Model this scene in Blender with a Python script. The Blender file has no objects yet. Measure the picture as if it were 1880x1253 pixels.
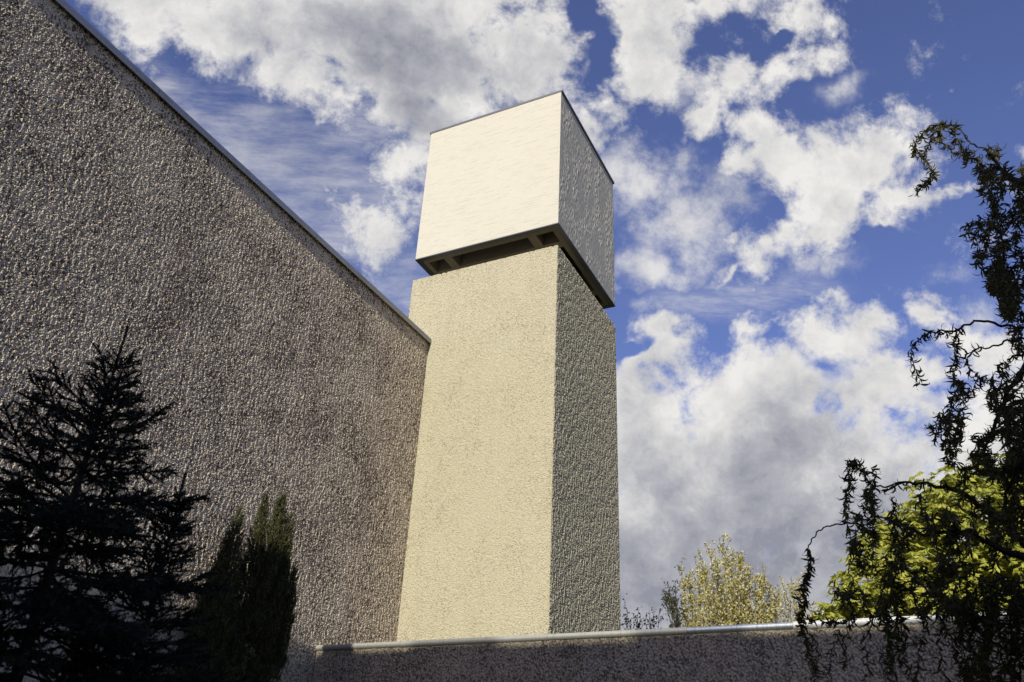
import bpy, math, random
import numpy as np
from mathutils import Vector, Matrix

random.seed(7)
rng = np.random.default_rng(7)
PI = math.pi
sc = bpy.context.scene
COL = sc.collection

# ------------------------------------------------------------------ survey of the place (metres, camera at eye height 1.6)
EYE = np.array([0.0, 0.0, 1.6])
RT = np.array([0.89941126, 0.43471975, 0.04558646])
UP = np.array([0.18214092, -0.4675469, 0.86499976])
FW = np.array([-0.39734628, 0.76968736, 0.49969721])
FPX, PW, PH = 1557.8, 1880.0, 1253.0


def ray(px, py):
    return FW + (px - PW / 2) / FPX * RT - (py - PH / 2) / FPX * UP


def at_y(px, py, y):            # point of the place seen at that pixel whose depth into the garden is y metres
    d = ray(px, py)
    return EYE + d * (y / d[1])


def at_d(px, py, dist):         # same, by horizontal distance
    d = ray(px, py)
    return EYE + d * (dist / math.hypot(d[0], d[1]))


# ------------------------------------------------------------------ object helpers
def tag(o, label=None, cat=None, group=None, kind=None):
    if label: o['label'] = label
    if cat: o['category'] = cat
    if group: o['group'] = group
    if kind: o['kind'] = kind
    return o


def empty(name, loc=(0, 0, 0)):
    o = bpy.data.objects.new(name, None)
    o.location = loc
    o.empty_display_size = 0.3
    COL.objects.link(o)
    return o


def mesh_obj(name, verts, faces, mat, parent=None, smooth=False, at=None):
    """verts Nx3 (world metres), faces: list of equal-length index arrays (arrays may differ in side count)"""
    verts = np.asarray(verts, dtype=np.float32)
    org = np.zeros(3) if at is None else np.asarray(at, float)
    if parent is not None and at is None:
        org = np.array(parent.location)
    me = bpy.data.meshes.new(name)
    me.vertices.add(len(verts))
    me.vertices.foreach_set('co', (verts - org.astype(np.float32)).ravel())
    loops, starts, n = [], [], 0
    for fa in faces:
        fa = np.asarray(fa, dtype=np.int32)
        if len(fa) == 0: continue
        k = fa.shape[1]
        loops.append(fa.ravel())
        starts.append(n + np.arange(len(fa), dtype=np.int32) * k)
        n += fa.size
    loops = np.concatenate(loops); starts = np.concatenate(starts)
    me.loops.add(len(loops)); me.loops.foreach_set('vertex_index', loops)
    me.polygons.add(len(starts)); me.polygons.foreach_set('loop_start', starts)
    me.update(calc_edges=True)
    me.validate()
    me.polygons.foreach_set('use_smooth', np.full(len(me.polygons), bool(smooth)))
    me.materials.append(mat)
    o = bpy.data.objects.new(name, me)
    COL.objects.link(o)
    if parent is not None:
        o.parent = parent
        o.location = org - np.array(parent.location)
    else:
        o.location = org
    return o


class MB:
    """collects simple solids, then links them as one mesh"""
    def __init__(s): s.v = []; s.f = {}; s.n = 0

    def add(s, verts, faces):
        s.v.append(np.asarray(verts, float))
        for fa in faces:
            s.f.setdefault(len(fa), []).append([i + s.n for i in fa])
        s.n += len(verts)

    def box(s, x0, x1, y0, y1, z0, z1):
        v = [(x0, y0, z0), (x1, y0, z0), (x1, y1, z0), (x0, y1, z0), (x0, y0, z1), (x1, y0, z1), (x1, y1, z1), (x0, y1, z1)]
        s.add(v, [(0, 3, 2, 1), (4, 5, 6, 7), (0, 1, 5, 4), (1, 2, 6, 5), (2, 3, 7, 6), (3, 0, 4, 7)])
        return s

    def tube(s, pts, rad, k=6):
        pts = [np.asarray(p, float) for p in pts]
        ring = []
        up = np.array([0.3, 0.2, 1.0])
        for i, p in enumerate(pts):
            t = pts[min(i + 1, len(pts) - 1)] - pts[max(i - 1, 0)]
            t /= np.linalg.norm(t) + 1e-9
            a = np.cross(t, up)
            if np.linalg.norm(a) < 0.1: a = np.cross(t, np.array([1.0, 0, 0]))
            a /= np.linalg.norm(a); b = np.cross(t, a)
            r = rad[i] if hasattr(rad, '__len__') else rad
            for j in range(k):
                w = 2 * PI * j / k
                ring.append(p + r * (math.cos(w) * a + math.sin(w) * b))
        f = []
        for i in range(len(pts) - 1):
            for j in range(k):
                q = (j + 1) % k
                f.append((i * k + j, i * k + q, (i + 1) * k + q, (i + 1) * k + j))
        f.append(tuple(range(k))[::-1])
        f.append(tuple((len(pts) - 1) * k + j for j in range(k)))
        s.add(ring, f)
        return s

    def extrude_x(s, prof, x0, x1):
        """closed profile of (y, z) run along x"""
        n = len(prof)
        v = [(x0, y, z) for y, z in prof] + [(x1, y, z) for y, z in prof]
        f = [(i, (i + 1) % n, n + (i + 1) % n, n + i) for i in range(n)]
        f += [tuple(range(n))[::-1], tuple(range(n, 2 * n))]
        s.add(v, f)
        return s

    def build(s, name, mat, parent=None, smooth=False, at=None):
        return mesh_obj(name, np.concatenate(s.v), [np.array(a) for a in s.f.values()], mat, parent, smooth, at)


# ------------------------------------------------------------------ materials
class NT:
    def __init__(s, tree): s.t = tree

    def n(s, typ, **kw):
        nd = s.t.nodes.new(typ)
        for k, v in kw.items():
            if k == 'inp':
                for kk, vv in v.items():
                    s.put(nd, kk, vv)
            else: setattr(nd, k, v)
        return nd

    def put(s, nd, key, val):
        sock = nd.inputs[key]
        if isinstance(val, bpy.types.NodeSocket): s.t.links.new(val, sock)
        else: sock.default_value = val

    def math(s, op, a, b=None, c=None, clamp=False):
        nd = s.n('ShaderNodeMath', operation=op, use_clamp=clamp)
        for i, v in enumerate((a, b, c)):
            if v is not None: s.put(nd, i, v)
        return nd.outputs[0]

    def vmath(s, op, a, b=None, out=0):
        nd = s.n('ShaderNodeVectorMath', operation=op)
        s.put(nd, 0, a)
        if b is not None: s.put(nd, 1 if op != 'SCALE' else 3, b)
        return nd.outputs[out]

    def noise(s, vec, scale, detail=2.0, rough=0.5, out=0, dist=0.0):
        nd = s.n('ShaderNodeTexNoise', inp={'Vector': vec, 'Scale': scale, 'Detail': detail, 'Roughness': rough, 'Distortion': dist})
        return nd.outputs[out]

    def ramp(s, fac, stops, interp='LINEAR'):
        nd = s.n('ShaderNodeValToRGB')
        s.put(nd, 0, fac)
        cr = nd.color_ramp; cr.interpolation = interp
        while len(cr.elements) < len(stops): cr.elements.new(0.5)
        for e, (p, c) in zip(cr.elements, stops):
            e.position = p
            e.color = (c[0], c[1], c[2], 1) if hasattr(c, '__len__') else (c, c, c, 1)
        return nd.outputs[0]

    def mix(s, fac, a, b, blend='MIX'):
        nd = s.n('ShaderNodeMix', data_type='RGBA', blend_type=blend)
        s.put(nd, 0, fac)
        for i, v in ((6, a), (7, b)):
            if isinstance(v, tuple) and len(v) == 3: v = (*v, 1)
            s.put(nd, i, v)
        return nd.outputs[2]

    def smooth(s, val, lo, hi):
        nd = s.n('ShaderNodeMapRange', interpolation_type='SMOOTHSTEP', inp={0: val, 1: lo, 2: hi, 3: 0.0, 4: 1.0})
        return nd.outputs[0]


def new_mat(name, rough=0.8, color=None, metallic=0.0, spec=0.3):
    m = bpy.data.materials.new(name); m.use_nodes = True
    t = NT(m.node_tree)
    b = m.node_tree.nodes['Principled BSDF']
    b.inputs['Roughness'].default_value = rough
    b.inputs['Metallic'].default_value = metallic
    b.inputs['Specular IOR Level'].default_value = spec
    if color: b.inputs['Base Color'].default_value = (*color, 1)
    return m, t, b


def coords(t, scale=(1, 1, 1)):
    tc = t.n('ShaderNodeTexCoord').outputs['Object']
    mp = t.n('ShaderNodeMapping', inp={'Vector': tc, 'Scale': scale})
    return tc, mp.outputs[0]


def render_mat(name, pit, grain, grain2, scale=30.0, depth=0.03, pits=(0.34, 0.62), streak=0.2, stain=None, stain_amt=0.0, drips=False):
    """rough-cast pebble render: pale grains over darker binder, strong relief, run in loose vertical streaks"""
    m, t, b = new_mat(name, 0.92, spec=0.15)
    tc, st = coords(t, (1.0, 1.0, 0.72))
    _, vs = coords(t, (1.0, 1.0, 0.16))
    big = t.noise(tc, 1.1, 5, 0.62)
    strk = t.noise(vs, 6.0, 4, 0.65)
    g1 = t.noise(st, scale, 2.0, 0.6)
    g3 = t.noise(st, scale * 0.33, 2.0, 0.6)
    h = t.math('ADD', t.math('MULTIPLY', t.math('SUBTRACT', g1, 0.5), 1.0), t.math('MULTIPLY', t.math('SUBTRACT', g3, 0.5), 0.22))
    h = t.math('ADD', h, t.math('MULTIPLY', t.math('SUBTRACT', strk, 0.5), streak))
    bh_ = h
    h = t.math('ADD', h, t.math('MULTIPLY', t.math('SUBTRACT', big, 0.5), 0.3))
    k = t.smooth(h, pits[0], pits[1])
    hue = t.noise(tc, scale * 0.9, 1, 0.5)
    gc = t.mix(t.smooth(hue, 0.4, 0.6), grain, grain2)
    c = t.mix(k, pit, gc)
    if stain:
        _, sv = coords(t, (1.6, 1.6, 0.22))
        sm = t.smooth(t.noise(sv, 1.1, 5, 0.65), 0.52, 0.7)
        c = t.mix(t.math('MULTIPLY', sm, stain_amt), c, stain)
    if drips:                                     # lime washed out from under the coping, in runs
        _, dv = coords(t, (3.0, 3.0, 0.35))
        dm = t.smooth(t.noise(dv, 1.6, 4, 0.6), 0.60, 0.72)
        c = t.mix(t.math('MULTIPLY', dm, 0.45), c, (0.5, 0.46, 0.38))
    t.put(b, 'Base Color', c)
    bp = t.n('ShaderNodeBump', inp={'Strength': 1.0, 'Distance': depth, 'Height': bh_})
    t.put(b, 'Normal', bp.outputs[0])
    return m


M = {}
M['hall'] = render_mat('hall_roughcast', (0.11, 0.078, 0.055), (0.78, 0.66, 0.45), (0.62, 0.52, 0.38), scale=42, depth=0.01, pits=(-0.15, 0.05), streak=0.22, stain=(0.24, 0.165, 0.12), stain_amt=0.35)
M['tower'] = render_mat('tower_roughcast', (0.30, 0.26, 0.165), (0.475, 0.43, 0.285), (0.445, 0.405, 0.28), scale=46, depth=0.01, pits=(-0.22, -0.02), streak=0.2, stain=(0.38, 0.32, 0.22), stain_amt=0.3)
M['low'] = render_mat('garden_wall_roughcast', (0.17, 0.145, 0.10), (0.60, 0.51, 0.345), (0.5, 0.425, 0.29), scale=38, depth=0.01, pits=(-0.16, 0.08), streak=0.15, stain=(0.17, 0.145, 0.11), stain_amt=0.4, drips=True)


def trim_mat():
    m, t, b = new_mat('smooth_render_band', 0.9)
    tc, st = coords(t)
    n = t.noise(st, 40, 3, 0.6)
    t.put(b, 'Base Color', t.mix(n, (0.06, 0.05, 0.045), (0.14, 0.12, 0.1)))
    return m


def metal_mat(name, col, rough, dirt=0.25, metallic=0.55):
    m, t, b = new_mat(name, rough, metallic=metallic, spec=0.5)
    tc, _ = coords(t)
    _, dv = coords(t, (9.0, 1.0, 0.6))
    n = t.noise(dv, 4.0, 5, 0.65)
    c = t.mix(t.math('MULTIPLY', t.smooth(n, 0.45, 0.7), dirt), col, (col[0] * .35, col[1] * .36, col[2] * .33))
    t.put(b, 'Base Color', c)
    t.put(b, 'Roughness', t.math('ADD', rough, t.math('MULTIPLY', t.math('SUBTRACT', n, 0.5), 0.25)))
    return m


M['coping_grey'] = metal_mat('galvanised_coping', (0.50, 0.49, 0.41), 0.55, 0.25, 0.25)
M['coping_streak'] = metal_mat('streaked_zinc_coping', (0.5, 0.53, 0.54), 0.42, 0.55)
M['coping_white'] = metal_mat('pale_painted_coping', (0.72, 0.71, 0.64), 0.5, 0.12, 0.1)
M['flashing'] = metal_mat('dark_roof_flashing', (0.16, 0.16, 0.16), 0.45, 0.3, 0.6)
M['hall_coping'] = metal_mat('weathered_sheet_coping', (0.30, 0.31, 0.32), 0.5, 0.3, 0.5)


def cladding_mat():
    m, t, b = new_mat('white_slate_cladding', 0.95, spec=0.05)
    tc = t.n('ShaderNodeTexCoord').outputs['Object']
    sx = t.n('ShaderNodeSeparateXYZ', inp={0: tc})
    x, y, z = sx.outputs
    hor = t.math('ADD', x, y)
    rowf = t.math('DIVIDE', z, 0.062)
    row = t.math('FLOOR', rowf)
    saw = t.math('FRACT', rowf)
    rr = t.n('ShaderNodeTexWhiteNoise', noise_dimensions='1D', inp={'W': row}).outputs[0]
    colf = t.math('ADD', t.math('DIVIDE', hor, 0.105), t.math('MULTIPLY', rr, 7.3))
    cl = t.math('FLOOR', colf)
    cell = t.n('ShaderNodeCombineXYZ', inp={0: cl, 1: row, 2: 0.0}).outputs[0]
    rc = t.n('ShaderNodeTexWhiteNoise', noise_dimensions='3D', inp={'Vector': cell})
    tilt = rc.outputs[0]
    # each slate: thicker at its lower edge, leaning a little one way or the other
    fx = t.math('SUBTRACT', t.math('FRACT', colf), 0.5)
    rcx = t.n('ShaderNodeSeparateColor', inp={0: rc.outputs[1]})
    lean = t.math('MULTIPLY', fx, t.math('SUBTRACT', rcx.outputs[1], 0.5))
    h = t.math('SUBTRACT', 1.0, saw)
    h = t.math('ADD', t.math('MULTIPLY', h, 0.30), t.math('MULTIPLY', tilt, 0.2))
    h = t.math('ADD', h, t.math('MULTIPLY', lean, 2.6))
    _, vs = coords(t, (1, 1, 0.14))
    fib = t.noise(vs, 13, 5, 0.7)
    h = t.math('ADD', h, t.math('MULTIPLY', fib, 1.6))
    bp = t.n('ShaderNodeBump', inp={'Strength': 1.0, 'Distance': 0.0003, 'Height': h})
    t.put(b, 'Normal', bp.outputs[0])
    # open joints under some rows, broken into dashes
    _, dv = coords(t, (1, 1, 7.0))
    dash = t.smooth(t.noise(dv, 2.6, 5, 0.72), 0.47, 0.62)
    line = t.math('LESS_THAN', saw, 0.2)
    seam = t.math('MULTIPLY', line, dash)
    tone = t.math('ADD', 0.975, t.math('MULTIPLY', tilt, 0.025))
    base = t.mix(t.noise(tc, 1.2, 4, 0.6), (0.53, 0.50, 0.395), (0.505, 0.475, 0.375))
    base = t.mix(1.0, base, t.n('ShaderNodeCombineColor', inp={0: tone, 1: tone, 2: tone}).outputs[0], 'MULTIPLY')
    t.put(b, 'Base Color', t.mix(t.math('MULTIPLY', seam, 0.6), base, (0.27, 0.245, 0.18)))
    return m


M['cladding'] = cladding_mat()
M['band'] = trim_mat()


def conc_mat(name, a, c):
    m, t, b = new_mat(name, 0.85)
    tc, _ = coords(t)
    n = t.noise(tc, 6, 5, 0.65)
    t.put(b, 'Base Color', t.mix(n, a, c))
    return m


M['beam'] = conc_mat('concrete_beam', (0.2, 0.17, 0.12), (0.28, 0.24, 0.17))
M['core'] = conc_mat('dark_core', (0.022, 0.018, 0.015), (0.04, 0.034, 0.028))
M['roof'] = conc_mat('flat_roof', (0.16, 0.16, 0.16), (0.24, 0.23, 0.22))
M['plaster'] = conc_mat('plain_plaster', (0.42, 0.4, 0.36), (0.5, 0.48, 0.43))
M['tile'] = conc_mat('clay_tile', (0.3, 0.17, 0.1), (0.42, 0.26, 0.16))
M['wood_trim'] = conc_mat('verge_board', (0.62, 0.52, 0.4), (0.7, 0.6, 0.46))
m, t, b = new_mat('window_glass', 0.08, (0.03, 0.035, 0.04)); M['glass'] = m


def bark(name, a, c):
    m, t, b = new_mat(name, 0.9)
    tc, v = coords(t, (1, 1, 0.3))
    n = t.noise(v, 28, 4, 0.65)
    t.put(b, 'Base Color', t.mix(n, a, c))
    bp = t.n('ShaderNodeBump', inp={'Strength': 0.6, 'Distance': 0.02, 'Height': n})
    t.put(b, 'Normal', bp.outputs[0])
    return m


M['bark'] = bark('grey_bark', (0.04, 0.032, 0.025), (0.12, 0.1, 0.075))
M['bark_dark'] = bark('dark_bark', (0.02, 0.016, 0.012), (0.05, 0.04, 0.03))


def leaf_mat(name, lo, hi, trans=0.25, rough=0.6, alt=None, alt_amt=0.0):
    m = bpy.data.materials.new(name); m.use_nodes = True
    t = NT(m.node_tree)
    for nd in list(m.node_tree.nodes): m.node_tree.nodes.remove(nd)
    geo = t.n('ShaderNodeNewGeometry')
    rnd = geo.outputs['Random Per Island']
    c = t.mix(rnd, lo, hi)
    if alt:
        pick = t.math('GREATER_THAN', t.math('FRACT', t.math('MULTIPLY', rnd, 17.3)), 1.0 - alt_amt)
        c = t.mix(pick, c, alt)
    d = t.n('ShaderNodeBsdfPrincipled', inp={'Base Color': c, 'Roughness': rough, 'Specular IOR Level': 0.25})
    tr = t.n('ShaderNodeBsdfTranslucent', inp={'Color': t.mix(0.5, c, (hi[0] * 1.2, hi[1] * 1.2, hi[2]))})
    mx = t.n('ShaderNodeMixShader', inp={0: trans, 1: d.outputs[0], 2: tr.outputs[0]})
    out = t.n('ShaderNodeOutputMaterial', inp={'Surface': mx.outputs[0]})
    return m


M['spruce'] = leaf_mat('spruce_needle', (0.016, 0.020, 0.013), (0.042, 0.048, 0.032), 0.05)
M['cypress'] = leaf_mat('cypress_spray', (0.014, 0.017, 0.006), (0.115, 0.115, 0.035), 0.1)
M['willow'] = leaf_mat('willow_leaf', (0.045, 0.043, 0.014), (0.11, 0.10, 0.032), 0.3)
M['chestnut'] = leaf_mat('chestnut_leaf', (0.12, 0.15, 0.018), (0.53, 0.51, 0.085), 0.35)
M['poplar'] = leaf_mat('poplar_leaf', (0.23, 0.20, 0.045), (0.62, 0.54, 0.16), 0.3, alt=(0.62, 0.58, 0.38), alt_amt=0.3)
M['sapling'] = leaf_mat('sapling_leaf', (0.05, 0.05, 0.025), (0.1, 0.1, 0.05), 0.2)

# ------------------------------------------------------------------ thrown render and slates as real relief
def band_noise(nu, nv, step, lu, lv, seed, width=0.45):
    """random relief with grains about lu by lv metres, unit variance"""
    g_ = np.random.default_rng(seed)
    f = np.fft.rfft2(g_.normal(size=(nv, nu)))
    fu = np.fft.rfftfreq(nu, step)[None, :] * lu
    fv = np.fft.fftfreq(nv, step)[:, None] * lv
    r = np.sqrt(fu ** 2 + fv ** 2)
    f *= np.exp(-((r - 1.0) / width) ** 2)
    h = np.fft.irfft2(f, s=(nv, nu))
    return h / h.std()


def sheet(org, du, dv, nrm, lu, lv, step, height, taper=2):
    """grid over a face, pushed out along its normal by height(nu, nv, step) metres"""
    nu, nv = int(round(lu / step)) + 1, int(round(lv / step)) + 1
    h = height(nu, nv, step)
    for k in range(taper):
        w_ = k / taper
        h[k, :] *= w_; h[-1 - k, :] *= w_; h[:, k] *= w_; h[:, -1 - k] *= w_
    U, V = np.meshgrid(np.linspace(0, lu, nu), np.linspace(0, lv, nv))
    P = np.asarray(org, float) + U[..., None] * np.asarray(du, float) + V[..., None] * np.asarray(dv, float) + h[..., None] * np.asarray(nrm, float)
    i = np.arange(nu * nv).reshape(nv, nu)
    q = np.stack([i[:-1, :-1], i[:-1, 1:], i[1:, 1:], i[1:, :-1]], -1).reshape(-1, 4)
    if np.dot(np.cross(du, dv), nrm) < 0: q = q[:, ::-1]
    return P.reshape(-1, 3), q


def pebbles(seed, size, amp, streak):
    def f(nu, nv, step):
        a = band_noise(nu, nv, step, size, size * 1.15, seed)
        b_ = band_noise(nu, nv, step, size * 1.9, size * 2.6, seed + 1)
        c = band_noise(nu, nv, step, size * 2.6, size * 9.0, seed + 2)
        h = a + 0.6 * b_ + streak * c
        h = np.tanh(h * 0.8)
        return (h * amp).astype(float)
    return f


def slates(seed, amp):
    def f(nu, nv, step):
        g_ = np.random.default_rng(seed)
        a = band_noise(nu, nv, step, 0.032, 0.20, seed, 0.6)
        b_ = band_noise(nu, nv, step, 0.075, 0.42, seed + 1, 0.6)
        patch = band_noise(nu, nv, step, 0.7, 1.2, seed + 2, 0.8)
        z = np.arange(nv) * step
        row = (z / 0.124).astype(int)
        col = (np.arange(nu) * step / 0.06)
        lean = np.zeros((nv, nu))
        for r in range(row.max() + 1):
            off = g_.random()
            ci = (col + off).astype(int)
            t_ = g_.normal(size=ci.max() + 1) * (g_.random(ci.max() + 1) < .55)
            fr_ = (col + off) - ci - .5
            m_ = row == r
            lean[m_] = (t_[ci] * fr_)[None, :]
        return amp * (0.55 * a + 0.35 * b_ + 1.3 * lean) * (0.75 + 0.45 * np.tanh(patch))
    return f


class Shell:
    """one mesh made of fine sheets and plain panels"""
    def __init__(s): s.v = []; s.q = []; s.n = 0

    def put(s, vq):
        v, q = vq
        s.v.append(v); s.q.append(np.asarray(q) + s.n); s.n += len(v)
        return s

    def panel(s, a, b_, c, d_):
        return s.put((np.array([a, b_, c, d_], float), np.array([[0, 1, 2, 3]])))

    def build(s, name, mat, parent):
        return mesh_obj(name, np.concatenate(s.v), [np.concatenate(s.q)], mat, parent)


# ------------------------------------------------------------------ ground
gm, t, b = new_mat('lawn_ground', 0.95)
tc, _ = coords(t)
t.put(b, 'Base Color', t.mix(t.noise(tc, 3.0, 6, 0.7), (0.03, 0.045, 0.015), (0.09, 0.095, 0.045)))
G = 900.0
g = mesh_obj('ground', [(-G, -G, 0), (G, -G, 0), (G, G, 0), (-G, G, 0)], [np.array([[0, 1, 2, 3]])], gm)
tag(g, kind='structure')

# ------------------------------------------------------------------ hall (left wall) and its thin roof edge
WX, HZ = -8.012, 9.80
TX1, TY0 = -5.323, 12.0
TW = 3.245
hall = empty('church_hall', (-16, 3, 0))
tag(hall, 'long windowless hall wall of grey brown roughcast filling the left of the photo', 'building')
HY0, HY1 = -7.0, TY0 - 0.004
HX0, ZW, YD, ZD = -24.0, HZ - 0.05, 2.4, 3.6
sh = Shell()
sh.put(sheet((WX, YD, ZD), (0, 1, 0), (0, 0, 1), (1, 0, 0), HY1 - YD, ZW - ZD, 0.0086, pebbles(1, 0.0255, 0.0074, 0.62)))
sh.panel((WX, HY0, 0), (WX, HY1, 0), (WX, HY1, ZD), (WX, HY0, ZD))
sh.panel((WX, HY0, ZD), (WX, YD, ZD), (WX, YD, ZW), (WX, HY0, ZW))
sh.panel((HX0, HY0, 0), (WX, HY0, 0), (WX, HY0, ZW), (HX0, HY0, ZW))
sh.panel((WX, HY1, 0), (HX0, HY1, 0), (HX0, HY1, ZW), (WX, HY1, ZW))
sh.panel((HX0, HY1, 0), (HX0, HY0, 0), (HX0, HY0, ZW), (HX0, HY1, ZW))
sh.panel((HX0, HY0, ZW), (WX, HY0, ZW), (WX, HY1, ZW), (HX0, HY1, ZW))
sh.build('wall', M['hall'], hall)
# lower wall zone, slightly proud, level with the garden wall top
sh = Shell()
PX, PZ = WX + 0.03, 3.70
sh.put(sheet((PX, 7.0, 2.7), (0, 1, 0), (0, 0, 1), (1, 0, 0), 2.985, PZ - 2.7, 0.0115, pebbles(41, 0.045, 0.008, 0.3)))
sh.panel((PX, HY0, 0), (PX, 9.985, 0), (PX, 9.985, 2.7), (PX, HY0, 2.7))
sh.panel((PX, HY0, 2.7), (PX, 7.0, 2.7), (PX, 7.0, PZ), (PX, HY0, PZ))
sh.panel((WX - .01, HY0, PZ), (PX, HY0, PZ), (PX, 9.985, PZ), (WX - .01, 9.985, PZ))
sh.build('plinth', M['low'], hall)
cuts = [HY0 - 0.05, -3.0, 0.2, 3.4, 5.0, 6.9, 9.3, HY1]
for a, c in zip(cuts[:-1], cuts[1:]):
    seg = MB()
    seg.box(WX - 0.45, WX + 0.06, a + 0.003, c - 0.003, HZ - 0.05 + 0.002, HZ)
    seg.box(WX + 0.045, WX + 0.06, a + 0.003, c - 0.003, HZ - 0.10, HZ - 0.05)
    o = seg.build('coping', M['hall_coping'], hall)
MB().box(-23.9, WX - 0.46, HY0 + 0.1, HY1 - 0.1, HZ - 0.06, HZ - 0.02).build('roof', M['roof'], hall)
for yy in (3.41, 6.91, 9.29):
    MB().box(WX - 0.02, WX + 0.0, yy - 0.02, yy + 0.02, HZ + 0.001, HZ + 0.035).build('coping_clip', M['hall_coping'], hall)

# ------------------------------------------------------------------ bell tower
X0, X1 = TX1 - TW, TX1
Y0, Y1 = TY0, TY0 + 3.237
ZT, ZB, ZS = 15.403, 11.869, 11.336
tower = empty('bell_tower', ((X0 + X1) / 2, (Y0 + Y1) / 2, 0))
tag(tower, 'tall square bell tower with sandy roughcast shaft under a white slatted cube', 'tower')


ZL = 2.9
sh = Shell()
fa, fq = sheet((X0, Y0, ZL), (1, 0, 0), (0, 0, 1), (0, -1, 0), X1 - X0, ZS - ZL, 0.0095, pebbles(11, 0.031, 0.0062, 0.22))
ra, rq = sheet((X1, Y0, ZL), (0, 1, 0), (0, 0, 1), (1, 0, 0), Y1 - Y0, ZS - ZL, 0.0095, pebbles(21, 0.029, 0.0110, 0.8))
nz_ = int(round((ZS - ZL) / 0.0095)) + 1
fa = fa.reshape(nz_, -1, 3); ra = ra.reshape(nz_, -1, 3)
gz = np.random.default_rng(77)


def worn(n, big):                # chipped line: small grains plus a few larger bites
    a_ = np.abs(gz.normal(size=n)) * .004
    for k_ in gz.integers(0, n - 8, n // 28): a_[k_:k_ + gz.integers(2, 7)] += gz.uniform(.003, big)
    return a_


w0 = worn(nz_, .012)[:, None]; w1_ = worn(nz_, .012)[:, None]; w2_ = worn(nz_, .012)[:, None]
fa[:, -1] += w0 * np.array([-1, 1, 0]); ra[:, 0] += w0 * np.array([-1, 1, 0])
fa[:, 0] += w1_ * np.array([1, 1, 0]); ra[:, -1] += w2_ * np.array([-1, -1, 0])
tf = worn(fa.shape[1], .02); tr_ = worn(ra.shape[1], .02); tr_[0] = tf[-1]
fa[-1, :, 2] -= tf; ra[-1, :, 2] -= tr_; fa[-2, :, 2] -= tf * .9; ra[-2, :, 2] -= tr_ * .9
sh.put((fa.reshape(-1, 3), fq)); sh.put((ra.reshape(-1, 3), rq))
sh.panel((X0, Y0, 0), (X1, Y0, 0), (X1, Y0, ZL), (X0, Y0, ZL))
sh.panel((X1, Y0, 0), (X1, Y1, 0), (X1, Y1, ZL), (X1, Y0, ZL))
sh.panel((X1, Y1, 0), (X0, Y1, 0), (X0, Y1, ZS), (X1, Y1, ZS))
sh.panel((X0, Y1, 0), (X0, Y0, 0), (X0, Y0, ZS), (X0, Y1, ZS))
sh.panel((X0 + .004, Y0 + .004, ZS - .03), (X1 - .004, Y0 + .004, ZS - .03), (X1 - .004, Y1, ZS - .03), (X0 + .004, Y1, ZS - .03))
sh.build('shaft', M['tower'], tower)
th = 0.10
sh = Shell()
ZC = ZT - 0.002
sh.put(sheet((X0, Y0, ZB), (1, 0, 0), (0, 0, 1), (0, -1, 0), TW, ZC - ZB, 0.013, slates(31, 0.0003)))
sh.put(sheet((X1, Y0, ZB), (0, 1, 0), (0, 0, 1), (1, 0, 0), Y1 - Y0, ZC - ZB, 0.010, slates(35, 0.0034)))
sh.panel((X1, Y1, ZB), (X0, Y1, ZB), (X0, Y1, ZC), (X1, Y1, ZC))
sh.panel((X0, Y1, ZB), (X0, Y0, ZB), (X0, Y0, ZC), (X0, Y1, ZC))
a0, a1, b0_, b1_ = X0 + th, X1 - th, Y0 + th, Y1 - th
sh.panel((a1, b0_, ZB), (a0, b0_, ZB), (a0, b0_, ZC), (a1, b0_, ZC))
sh.panel((a0, b1_, ZB), (a1, b1_, ZB), (a1, b1_, ZC), (a0, b1_, ZC))
sh.panel((a0, b0_, ZB), (a0, b1_, ZB), (a0, b1_, ZC), (a0, b0_, ZC))
sh.panel((a1, b1_, ZB), (a1, b0_, ZB), (a1, b0_, ZC), (a1, b1_, ZC))
sh.build('cladding', M['cladding'], tower)
# roof edge trim: thin dark metal, projecting a little
o_ = 0.03
rt = MB()
rt.box(X0 - o_, X1 + o_, Y0 - o_ * 0.4, Y1 + o_, ZT, ZT + 0.05)
rt.build('roof_edge', M['flashing'], tower)
# dark strip round the foot of the cladding, standing in for the shadow gap
d_ = 0.008
de = MB()
de.box(X0 - d_, X1 + d_, Y0 - d_, Y0 + th, ZB - 0.022, ZB - 0.001)
de.box(X0 - d_, X1 + d_, Y1 - th, Y1 + d_, ZB - 0.022, ZB - 0.001)
de.box(X0 - d_, X0 + th, Y0 + th, Y1 - th, ZB - 0.022, ZB - 0.001)
de.box(X1 - th, X1 + d_, Y0 + th, Y1 - th, ZB - 0.022, ZB - 0.001)
de.build('shadow_gap_strip', M['flashing'], tower)
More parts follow.
